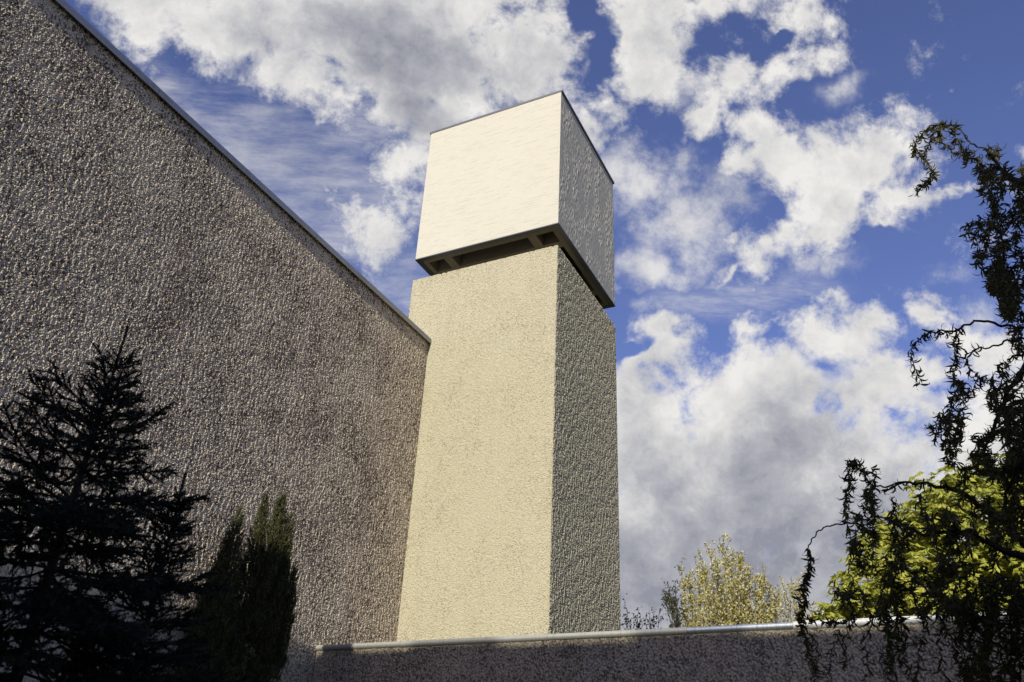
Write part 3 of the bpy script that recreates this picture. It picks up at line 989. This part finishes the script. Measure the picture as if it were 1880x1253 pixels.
# ------------------------------------------------------------------ horse chestnut beyond the wall
def chestnut():
    g_ = np.random.default_rng(9); R = random.Random(9)
    Yc = 18.0
    c = at_y(1800, 1120, Yc)
    base = np.array([c[0], Yc, 0.0])
    root = empty('chestnut_tree', base)
    tag(root, 'bright yellow green chestnut tree beyond the garden wall behind the willow', 'tree')
    tr = MB()
    top = at_y(1800, 870, Yc)
    tr.tube([base, base + np.array([.1, 0, 1.6]), c + np.array([0, 0, .2]), top - np.array([0, 0, .9])], [.28, .22, .16, .04], 9)
    # clumps: seen outline plus depth
    px = [(1790, 890, .8), (1730, 905, .8), (1860, 880, .9), (1700, 950, .9), (1650, 975, .7), (1620, 1010, .8), (1590, 1060, .8), (1570, 1105, .7), (1530, 1122, .45), (1545, 1140, .6), (1660, 1050, 1.0),
          (1720, 1020, 1.1), (1790, 980, 1.2), (1860, 960, 1.2), (1930, 930, 1.2), (1640, 1120, 1.0), (1720, 1110, 1.2), (1800, 1080, 1.3), (1880, 1060, 1.3), (1950, 1030, 1.3), (1880, 1150, 1.3), (1780, 1170, 1.3), (1680, 1180, 1.0), (1960, 1130, 1.2), (1515, 1140, .35), (1600, 1170, .8)]
    P = []; Nn = []
    for (x, y, r) in px:
        for s in range(2):
            ctr = at_y(x, y, Yc + (R.uniform(-1.6, -.1) if s == 0 else R.uniform(.1, 1.4)))
            st = base + np.array([0, 0, 2.2 + R.random() * 1.5])
            tr.tube([st, (st + ctr) / 2 + np.array([0, 0, .25]), ctr], [.06, .035, .012], 5)
            m = int(95 * r * r) + 8
            v = unit(g_.normal(size=(m, 3)))
            rr = r * .78 * g_.uniform(.45, 1.05, m)[:, None]
            P.append(ctr + v * rr * np.array([1, 1, .8])); Nn.append(v)
    P = np.concatenate(P); Nn = np.concatenate(Nn)
    n = len(P)
    # palmate leaf: seven drooping leaflets
    k = 7
    a0 = g_.uniform(0, 2 * PI, n)
    idx = np.repeat(np.arange(n), k)
    ang = a0[idx] + np.tile(np.linspace(-2.3, 2.3, k), n)
    tilt = unit(Nn * .6 + np.array([0, -.15, .75]) + g_.normal(size=(n, 3)) * .25)
    e1 = unit(np.cross(tilt, g_.normal(size=(n, 3)))); e2 = np.cross(tilt, e1)
    d = e1[idx] * np.cos(ang)[:, None] + e2[idx] * np.sin(ang)[:, None] - np.array([0, 0, .62]) - tilt[idx] * .15
    S = g_.uniform(.75, 1.25, n)[idx]
    L = .17 * S * np.tile(np.array([.65, .85, 1, 1.1, 1, .85, .65]), n)
    v, f = leaves(P[idx], d, L, L * .36, normal=-tilt[idx] + g_.normal(size=(n * k, 3)) * .1, curl=.12)
    mesh_obj('foliage', v, [f], M['chestnut'], root)
    tr.build('trunk', M['bark'], root, smooth=True)


chestnut()


# ------------------------------------------------------------------ poplar with upright shoots, and a young tree by the tower
def upright_tree(name, base, tips, label, leafmat, per_m, lsize, seed, fork, shoots=3, rad=.14):
    g_ = np.random.default_rng(seed); R = random.Random(seed)
    base = np.asarray(base, float)
    root = empty(name, base)
    tag(root, label, 'tree')
    tr = MB()
    fk = base + np.array([0, 0, fork])
    tr.tube([base, base + np.array([.04, .02, fork * .5]), fk + np.array([0, 0, .3])], [rad, rad * .8, rad * .5], 8)
    LP, LD = [], []
    for tip in tips:
        tip = np.asarray(tip, float)
        st = fk + np.array([R.uniform(-.1, .1), R.uniform(-.1, .1), R.uniform(-.3, .6)])
        ctrl = np.array([st[0] * .25 + tip[0] * .75, st[1] * .25 + tip[1] * .75, st[2] * .6 + tip[2] * .4])
        K = 12
        pts = []
        for i in range(K + 1):
            u = i / K
            pts.append(st * (1 - u) ** 2 + ctrl * 2 * u * (1 - u) + tip * u * u + g_.normal(size=3) * .035 * min(1, u * 3) * (u < .99))
        tr.tube(pts, [rad * .28 * (1 - i / K) + .005 for i in range(K + 1)], 4)
        segs = [(pts[i], pts[i + 1]) for i in range(2, K)]
        for i in range(3, K):
            for s in range(shoots):
                p = pts[i] + (pts[i + 1] - pts[i]) * R.random() if i < K else pts[i]
                d = unit(unit(pts[min(i + 1, K)] - pts[i - 1]) + g_.normal(size=3) * .42 + np.array([0, 0, .35]))
                e = p + d * R.uniform(.25, .75) * (1.15 - i / K * .6)
                tr.tube([p, e], [.008, .003], 3)
                segs.append((p, e))
        for a, c in segs:
            m = int(np.linalg.norm(c - a) * per_m) + 1
            u = g_.random(m)[:, None]
            LP.append(a * (1 - u) + c * u + g_.normal(size=(m, 3)) * .035)
            LD.append(np.repeat(unit(c - a)[None], m, 0))
    LP = np.concatenate(LP); LD = np.concatenate(LD)
    n = len(LP)
    d = unit(LD * .5 + g_.normal(size=(n, 3)) * .7)
    L = lsize * g_.uniform(.7, 1.3, n)
    v, f = leaves(LP + d * .01, d, L, L * .72)
    mesh_obj('foliage', v, [f], leafmat, root)
    tr.build('trunk', M['bark'], root, smooth=True)
    print(name, 'leaves', n)
    return root


Yp = 21.6
R5 = random.Random(5)
tip_px = [(1250, 1047), (1262, 1062), (1230, 1092), (1221, 1100), (1288, 1028), (1280, 1040), (1305, 1015), (1312, 1020), (1325, 1003), (1332, 1012), (1345, 1010), (1357, 1022), (1363, 1030), (1375, 1052), (1385, 1060), (1395, 1056), (1403, 1066), (1412, 1082), (1416, 1102),
          (1240, 1075), (1270, 1075), (1295, 1045), (1318, 1040), (1338, 1035), (1350, 1050), (1370, 1075), (1390, 1085), (1300, 1080), (1325, 1075), (1345, 1090), (1255, 1100), (1280, 1100), (1400, 1110), (1365, 1110), (1310, 1110), (1430, 1110), (1425, 1098)]
tips = [at_y(x, y, Yp + R5.uniform(-1.0, 1.0)) for x, y in tip_px]
pb = at_y(1325, 1140, Yp)
upright_tree('poplar_tree', (pb[0], Yp, 0), tips, 'pale yellow leaved poplar beyond the garden wall, right of the tower', M['poplar'], 58, .06, 4, 1.6, 5)
tip2 = [at_y(x, y, Yp + 2 + R5.uniform(-.6, .6)) for x, y in [(1452, 1058), (1440, 1085), (1462, 1065), (1470, 1080), (1446, 1100), (1458, 1095), (1435, 1115), (1475, 1105), (1490, 1120), (1500, 1128)]]
pb = at_y(1462, 1140, Yp + 2)
upright_tree('poplar_tree', (pb[0], Yp + 2, 0), tip2, 'thin pale yellow poplar half hidden by the lone hanging willow strand', M['poplar'], 50, .062, 14, 1.4, 3, .09)
tip3 = [at_y(x, y, Yp - 2 + R5.uniform(-.5, .5)) for x, y in [(1152, 1120), (1163, 1128), (1177, 1128), (1185, 1140), (1200, 1132), (1210, 1127), (1193, 1145), (1170, 1140), (1158, 1142)]]
pb = at_y(1180, 1150, Yp - 2)
upright_tree('young_tree', (pb[0], Yp - 2, 0), tip3, 'sparse dark young tree tips over the garden wall next to the tower', M['sapling'], 22, .055, 24, 1.6, 2, .06)

# ------------------------------------------------------------------ small house gable far behind
Yh = 34.0
apex = at_y(1530, 1122, Yh); eave = at_y(1470, 1150, Yh)
hw = apex[0] - eave[0]
house = empty('house', (apex[0], Yh + 3, 0))
tag(house, 'brown pitched house roof just showing over the pale coping beside the chestnut', 'building')
sl = (apex[2] - eave[2]) / hw
W2 = 3.4
ez = apex[2] - sl * W2
wl = MB()
wl.add([(apex[0] - W2 + .3, Yh, 0), (apex[0] + W2 - .3, Yh, 0), (apex[0] + W2 - .3, Yh, ez + .1), (apex[0], Yh, apex[2] - .12), (apex[0] - W2 + .3, Yh, ez + .1),
        (apex[0] - W2 + .3, Yh + 6, 0), (apex[0] + W2 - .3, Yh + 6, 0), (apex[0] + W2 - .3, Yh + 6, ez + .1), (apex[0], Yh + 6, apex[2] - .12), (apex[0] - W2 + .3, Yh + 6, ez + .1)],
       [(0, 1, 2, 3, 4), (9, 8, 7, 6, 5), (0, 4, 9, 5), (1, 6, 7, 2)])
wl.build('wall', M['tile'], house)
for s in (-1, 1):
    rf = MB()
    xe = apex[0] + s * W2
    y0, y1 = Yh - .4, Yh + 6.4
    tk = .1
    rf.add([(apex[0], y0, apex[2]), (xe, y0, ez), (xe, y1, ez), (apex[0], y1, apex[2]), (apex[0], y0, apex[2] - tk), (xe, y0, ez - tk), (xe, y1, ez - tk), (apex[0], y1, apex[2] - tk)],
           [(0, 1, 2, 3), (7, 6, 5, 4), (0, 4, 5, 1), (1, 5, 6, 2), (2, 6, 7, 3), (3, 7, 4, 0)])
    rf.build('roof', M['tile'], house)
    vb = MB()
    vb.add([(apex[0], y0 - .04, apex[2] + .03), (xe, y0 - .04, ez + .03), (xe, y0 - .003, ez + .03), (apex[0], y0 - .003, apex[2] + .03), (apex[0], y0 - .04, apex[2] - .16), (xe, y0 - .04, ez - .16), (xe, y0 - .003, ez - .16), (apex[0], y0 - .003, apex[2] - .16)],
           [(0, 1, 2, 3), (7, 6, 5, 4), (0, 4, 5, 1), (1, 5, 6, 2), (2, 6, 7, 3), (3, 7, 4, 0)])
    vb.build('verge_board', M['wood_trim'], house)

# ------------------------------------------------------------------ unseen building added behind the camera, sized so its shade covers the garden
SUN_EL, SUN_AZ = math.radians(23.5), math.radians(5.6)     # azimuth from -Y towards +X
BY = -9.6
bh = 3.67 + (LY - BY) * math.tan(SUN_EL) / math.cos(SUN_AZ)
BX0 = -6.07
ab = empty('added_shade_building', (6, BY - 6, 0))
tag(ab, 'plain plastered building added behind the camera to shade the garden', 'building')
MB().box(BX0, 20, BY - 11, BY - 0.3, 0, bh - 0.25).build('wall', M['plaster'], ab)
MB().box(BX0 - .02, 20.02, BY - 11.02, BY, bh - 0.248, bh).build('roof', M['roof'], ab)
for fl in range(4):
    for k in range(8):
        x = BX0 + 1.6 + k * 3.1; z = 1.0 + fl * 3.3
        f = MB().box(x, x + 1.3, BY - .33, BY - .27, z, z + 1.5).build('window', M['plaster'], ab)
        MB().box(x + .08, x + 1.22, BY - .268, BY - .262, z + .08, z + 1.42).build('pane', M['glass'], f, at=(0, 0, 0))

# ------------------------------------------------------------------ sun and sky
sd = np.array([math.sin(SUN_AZ) * math.cos(SUN_EL), -math.cos(SUN_AZ) * math.cos(SUN_EL), math.sin(SUN_EL)])
L = bpy.data.lights.new('sun', 'SUN'); L.energy = 5.0; L.angle = math.radians(.5); L.color = (1, .965, .88)
lo = bpy.data.objects.new('sun', L); COL.objects.link(lo)
lo.rotation_euler = Vector(sd).to_track_quat('Z', 'Y').to_euler()

w = bpy.data.worlds.new('World'); sc.world = w; w.use_nodes = True
wt = NT(w.node_tree)
for nd in list(w.node_tree.nodes): w.node_tree.nodes.remove(nd)
sky = wt.n('ShaderNodeTexSky', sky_type='NISHITA', sun_disc=False, sun_elevation=SUN_EL, sun_rotation=PI - SUN_AZ, altitude=300, air_density=1.0, dust_density=0.6, ozone_density=2.5)
STR = 0.1
d = wt.n('ShaderNodeTexCoord').outputs['Generated']
# sky chart: gnomonic map of the sky round azimuth -27.3 deg, elevation 30 deg, unrolled to the horizon
az0, el0 = math.radians(-27.305), math.radians(29.98)
cF = (math.sin(az0) * math.cos(el0), math.cos(az0) * math.cos(el0), math.sin(el0))
cR = (math.cos(az0), -math.sin(az0), 0.0)
cU = tuple(np.cross(cR, cF))


def chart(px, py):
    q = ray(px, py)
    f_ = q @ np.array(cF)
    return (q @ np.array(cR)) / f_, (q @ np.array(cU)) / f_


dF = wt.vmath('DOT_PRODUCT', d, cF, 1)
dFc = wt.math('MAXIMUM', dF, 0.12)
u = wt.math('DIVIDE', wt.vmath('DOT_PRODUCT', d, cR, 1), dFc)
v = wt.math('DIVIDE', wt.vmath('DOT_PRODUCT', d, cU, 1), dFc)
P0 = wt.n('ShaderNodeCombineXYZ', inp={0: u, 1: v, 2: 0.0}).outputs[0]
w1 = wt.noise(P0, 5.0, 5, 0.6, out=1)
w1 = wt.vmath('SUBTRACT', w1, (0.5, 0.5, 0.5))
w2 = wt.noise(P0, 22.0, 4, 0.6, out=1)
w2 = wt.vmath('SUBTRACT', w2, (0.5, 0.5, 0.5))
Pw = wt.vmath('ADD', P0, wt.vmath('ADD', wt.vmath('SCALE', w1, 0.12), wt.vmath('SCALE', w2, 0.03)))


def field(blobs, solid=False, k=0.18):
    """soft union of ellipses (px, py, rx, ry, degrees clockwise, weight)"""
    out = None
    for bl in blobs:
        px, py, rx, ry, rotd = bl[:5]
        wgt = bl[5] if len(bl) > 5 else 1.0
        cu, cv = chart(px, py)
        gt = wt.n('ShaderNodeTexGradient', gradient_type='SPHERICAL', inp={'Vector': Pw})
        tm = gt.texture_mapping
        tm.vector_type = 'TEXTURE'
        tm.translation = (cu, cv, 0); tm.rotation = (0, 0, math.radians(-rotd + 3.0)); tm.scale = (1.5 * rx / FPX, 1.5 * ry / FPX, 1)
        kk = wgt * (min(1.7, max(0.8, min(rx, ry) / 70.0)) if solid else 1.0)
        val = wt.math('MULTIPLY_ADD', gt.outputs['Fac'], 1.5 * kk, -0.5 * kk)
        out = val if out is None else wt.math('SMOOTH_MAX', out, val, k)
    return out


CLOUDS = [
    # great grey bank at the top
    (640, 40, 400, 120, 6), (430, 70, 160, 90, 35), (545, 150, 190, 75, 22), (760, 150, 200, 110, 12), (970, 110, 125, 100, -20), (840, 200, 70, 60, 0), (300, -30, 160, 90, 0), (300, 60, 60, 60, 0), (700, 215, 110, 50, 10), (800, 250, 90, 45, 30), (900, -80, 300, 120, 0),
    # white bank at the top right and its trailing arm
    (1175, 45, 105, 95, 20), (1300, 0, 150, 50, -8), (1320, 140, 70, 66, -10), (1430, 120, 120, 42, -28), (1520, 85, 56, 30, -15), (1285, 210, 44, 66, 10), (1460, 25, 80, 50, 0), (1190, 130, 80, 60, 0), (1330, 140, 90, 76, 0),
    # puffs round the cube
    (1105, 190, 50, 40, 0), (1075, 235, 60, 55, 0), (825, 215, 46, 36, 0), (740, 325, 76, 62, 20), (705, 425, 60, 62, -15), (770, 300, 60, 60, 0), (760, 400, 40, 50, 0, .8),
    # bright cloud at right
    (1580, 290, 150, 95, -12), (1375, 245, 90, 58, 5), (1430, 310, 110, 72, 20), (1520, 370, 140, 85, -38), (1415, 445, 120, 46, -42), (1640, 360, 105, 55, -18), (1345, 310, 60, 34, 40), (1750, 362, 46, 15, -12), (1490, 425, 70, 40, -20), (1352, 490, 34, 13, -50), (1640, 240, 50, 40, 0),
    # low bank that fills the lower right
    (1225, 640, 80, 55, -10), (1400, 730, 200, 100, 0), (1540, 640, 110, 70, -15), (1530, 556, 34, 24, 0), (1600, 590, 50, 36, 0), (1640, 710, 180, 85, 0), (1700, 560, 46, 36, 20), (1760, 600, 70, 46, 15), (1840, 640, 80, 60, 0), (1400, 900, 480, 200, 0), (1250, 1020, 320, 220, 0), (1650, 1020, 340, 220, 0), (1170, 800, 130, 130, 0), (1215, 590, 60, 26, 0), (1380, 605, 50, 36, 0), (1920, 820, 220, 190, 0), (1400, 1220, 950, 230, 0), (1400, 1080, 500, 120, 0),
    (200, 1100, 300, 160, 0), (-300, 500, 220, 120, 0), (500, 1000, 200, 100, 0),
]
VEILS = [(1190, 340, 110, 120, 10), (1270, 420, 110, 110, 0), (1200, 480, 110, 60, 5, 1.0), (1340, 380, 60, 60, 0, .7), (1180, 560, 60, 40, 0, .6), (1480, 500, 130, 50, -20, .55), (1250, 170, 70, 50, 0, .6), (1560, 150, 90, 40, -20, .45), (1720, 480, 90, 40, 0, .4), (640, 260, 120, 60, 25, .5), (1800, 560, 80, 60, 0, .5)]
STREAKS = [(480, 300, 300, 120, 35), (640, 350, 200, 150, 35), (690, 240, 120, 90, 0, .8), (1350, 545, 260, 60, 0, .8), (330, 200, 160, 80, 40, .8), (760, 520, 120, 80, 0, .7)]
HOLES = [(1095, 85, 36, 66, 10), (450, 118, 34, 40, 30, .5), (590, 165, 50, 24, 30, .5), (790, 190, 50, 28, 10, .5), (1325, 600, 30, 60, 5, .8), (1165, 645, 60, 24, -25, .8), (1700, 705, 150, 30, -6, .6), (1530, 690, 60, 36, 0, .4), (1400, 80, 70, 14, -30, .8), (1600, 425, 50, 16, -12, .7), (1410, 395, 36, 20, 10, .6), (1060, 20, 30, 40, 0, .7)]

nA = wt.math('SUBTRACT', wt.noise(P0, 10.0, 12, 0.68, dist=0.3), 0.5)
nC = wt.math('SUBTRACT', wt.noise(P0, 30.0, 8, 0.66, dist=0.2), 0.5)
nB = wt.math('SUBTRACT', wt.noise(P0, 3.2, 5, 0.55), 0.5)
cl_f = wt.math('MINIMUM', field(CLOUDS, True, 0.12), 1.6)
ho_f = wt.math('MAXIMUM', field(HOLES), 0.0)
fray = wt.math('ADD', wt.math('MULTIPLY', nA, 2.6), wt.math('MULTIPLY', nC, 1.75))
D = wt.math('ADD', cl_f, fray)
D = wt.math('SUBTRACT', D, wt.math('MULTIPLY', ho_f, wt.math('ADD', 1.3, wt.math('ADD', wt.math('MULTIPLY', nC, 9.0), wt.math('MULTIPLY', nA, 5.0)))))
dens = wt.smooth(D, -0.17, 0.70)
# rippled high cloud right of the cube, and combed ice streaks on the left
vf = wt.math('MAXIMUM', field(VEILS), 0.0)
rip = wt.noise(P0, 15.0, 11, 0.68, dist=0.12)
veil = wt.math('MULTIPLY', wt.smooth(wt.math('ADD', rip, wt.math('MULTIPLY', vf, 0.30)), 0.44, 0.86), wt.smooth(vf, 0.0, 0.4))
mpv = wt.n('ShaderNodeMapping', inp={'Vector': P0, 'Rotation': (0, 0, math.radians(33)), 'Scale': (2.2, 12.0, 1.0)})
nv = wt.noise(mpv.outputs[0], 2.2, 9, 0.68)
mpr = wt.n('ShaderNodeMapping', inp={'Vector': P0, 'Rotation': (0, 0, math.radians(20)), 'Scale': (12.0, 26.0, 1.0)})
nr_ = wt.noise(mpr.outputs[0], 2.0, 5, 0.6)
sf = wt.math('MAXIMUM', field(STREAKS), 0.0)
stk = wt.math('MULTIPLY', wt.smooth(wt.math('ADD', wt.math('ADD', wt.math('MULTIPLY', nv, 0.75), wt.math('MULTIPLY', nr_, 0.25)), wt.math('MULTIPLY', sf, 0.12)), 0.40, 0.80), wt.smooth(sf, 0.0, 0.5))
veil = wt.math('MAXIMUM', wt.math('MULTIPLY', veil, 0.85), wt.math('MULTIPLY', stk, 0.62))
# behind the chart: broken cloud all round the rest of the sky
gen = wt.smooth(wt.noise(d, 2.2, 7, 0.6), 0.58, 0.72)
front = wt.smooth(dF, 0.2, 0.34)
alpha = wt.math('MAXIMUM', dens, veil)
alpha = wt.math('ADD', wt.math('MULTIPLY', alpha, front), wt.math('MULTIPLY', gen, wt.math('SUBTRACT', 1.0, front)))
# blue of the air
blue = wt.mix(1.0, sky.outputs[0], (1.25, 1.08, 1.46), 'MULTIPLY')
# body of the clouds: bright rims and tops, slate-grey thick bases
GREY = [(700, 90, 420, 130, 8), (780, 220, 170, 80, 25, .9), (520, 80, 160, 70, 0, .5), (1440, 1060, 640, 300, 0, 1.25), (1250, 1080, 360, 200, 0, 1.0), (1480, 850, 340, 130, -5, .8), (1240, 880, 160, 90, 10, .7), (1090, 240, 60, 60, 0, .5)]
gf = wt.math('MAXIMUM', field(GREY, False, 0.3), 0.0)
Pb = wt.vmath('ADD', P0, wt.vmath('SCALE', w1, 0.08))
bill = wt.noise(Pb, 8.5, 10, 0.66)
thick = wt.smooth(D, 0.3, 1.7)
shade = wt.math('ADD', wt.math('MULTIPLY', wt.smooth(gf, -0.1, 1.0), 0.60), wt.math('MULTIPLY', thick, 0.16))
shade = wt.math('ADD', shade, wt.math('MULTIPLY', wt.math('SUBTRACT', bill, 0.5), wt.math('ADD', 1.9, wt.math('MULTIPLY', gf, 0.6))))
shade = wt.math('ADD', shade, 0.10, clamp=True)
cc = wt.ramp(shade, [(0.0, (8.6, 8.4, 8.1)), (0.3, (6.8, 6.75, 6.75)), (0.6, (4.75, 4.8, 5.15)), (1.0, (2.9, 3.0, 3.6))], 'LINEAR')
body = wt.mix(alpha, blue, cc)
bg = wt.n('ShaderNodeBackground', inp={'Color': body, 'Strength': STR})
wt.n('ShaderNodeOutputWorld', inp={'Surface': bg.outputs[0]})

# ------------------------------------------------------------------ camera
cam = bpy.data.cameras.new('camera')
cam.sensor_width = 36.0; cam.lens = FPX / PW * 36.0; cam.clip_start = 0.05; cam.clip_end = 3000
co_ = bpy.data.objects.new('camera', cam); COL.objects.link(co_)
co_.matrix_world = Matrix(((RT[0], UP[0], -FW[0], EYE[0]), (RT[1], UP[1], -FW[1], EYE[1]), (RT[2], UP[2], -FW[2], EYE[2]), (0, 0, 0, 1)))
sc.camera = co_
sc.view_settings.view_transform = 'Standard'
sc.view_settings.look = 'None'
sc.view_settings.exposure = 0.0
sc.view_settings.gamma = 1.0
w.cycles.sampling_method = 'NONE'
sc.cycles.max_bounces = 4
sc.cycles.diffuse_bounces = 2
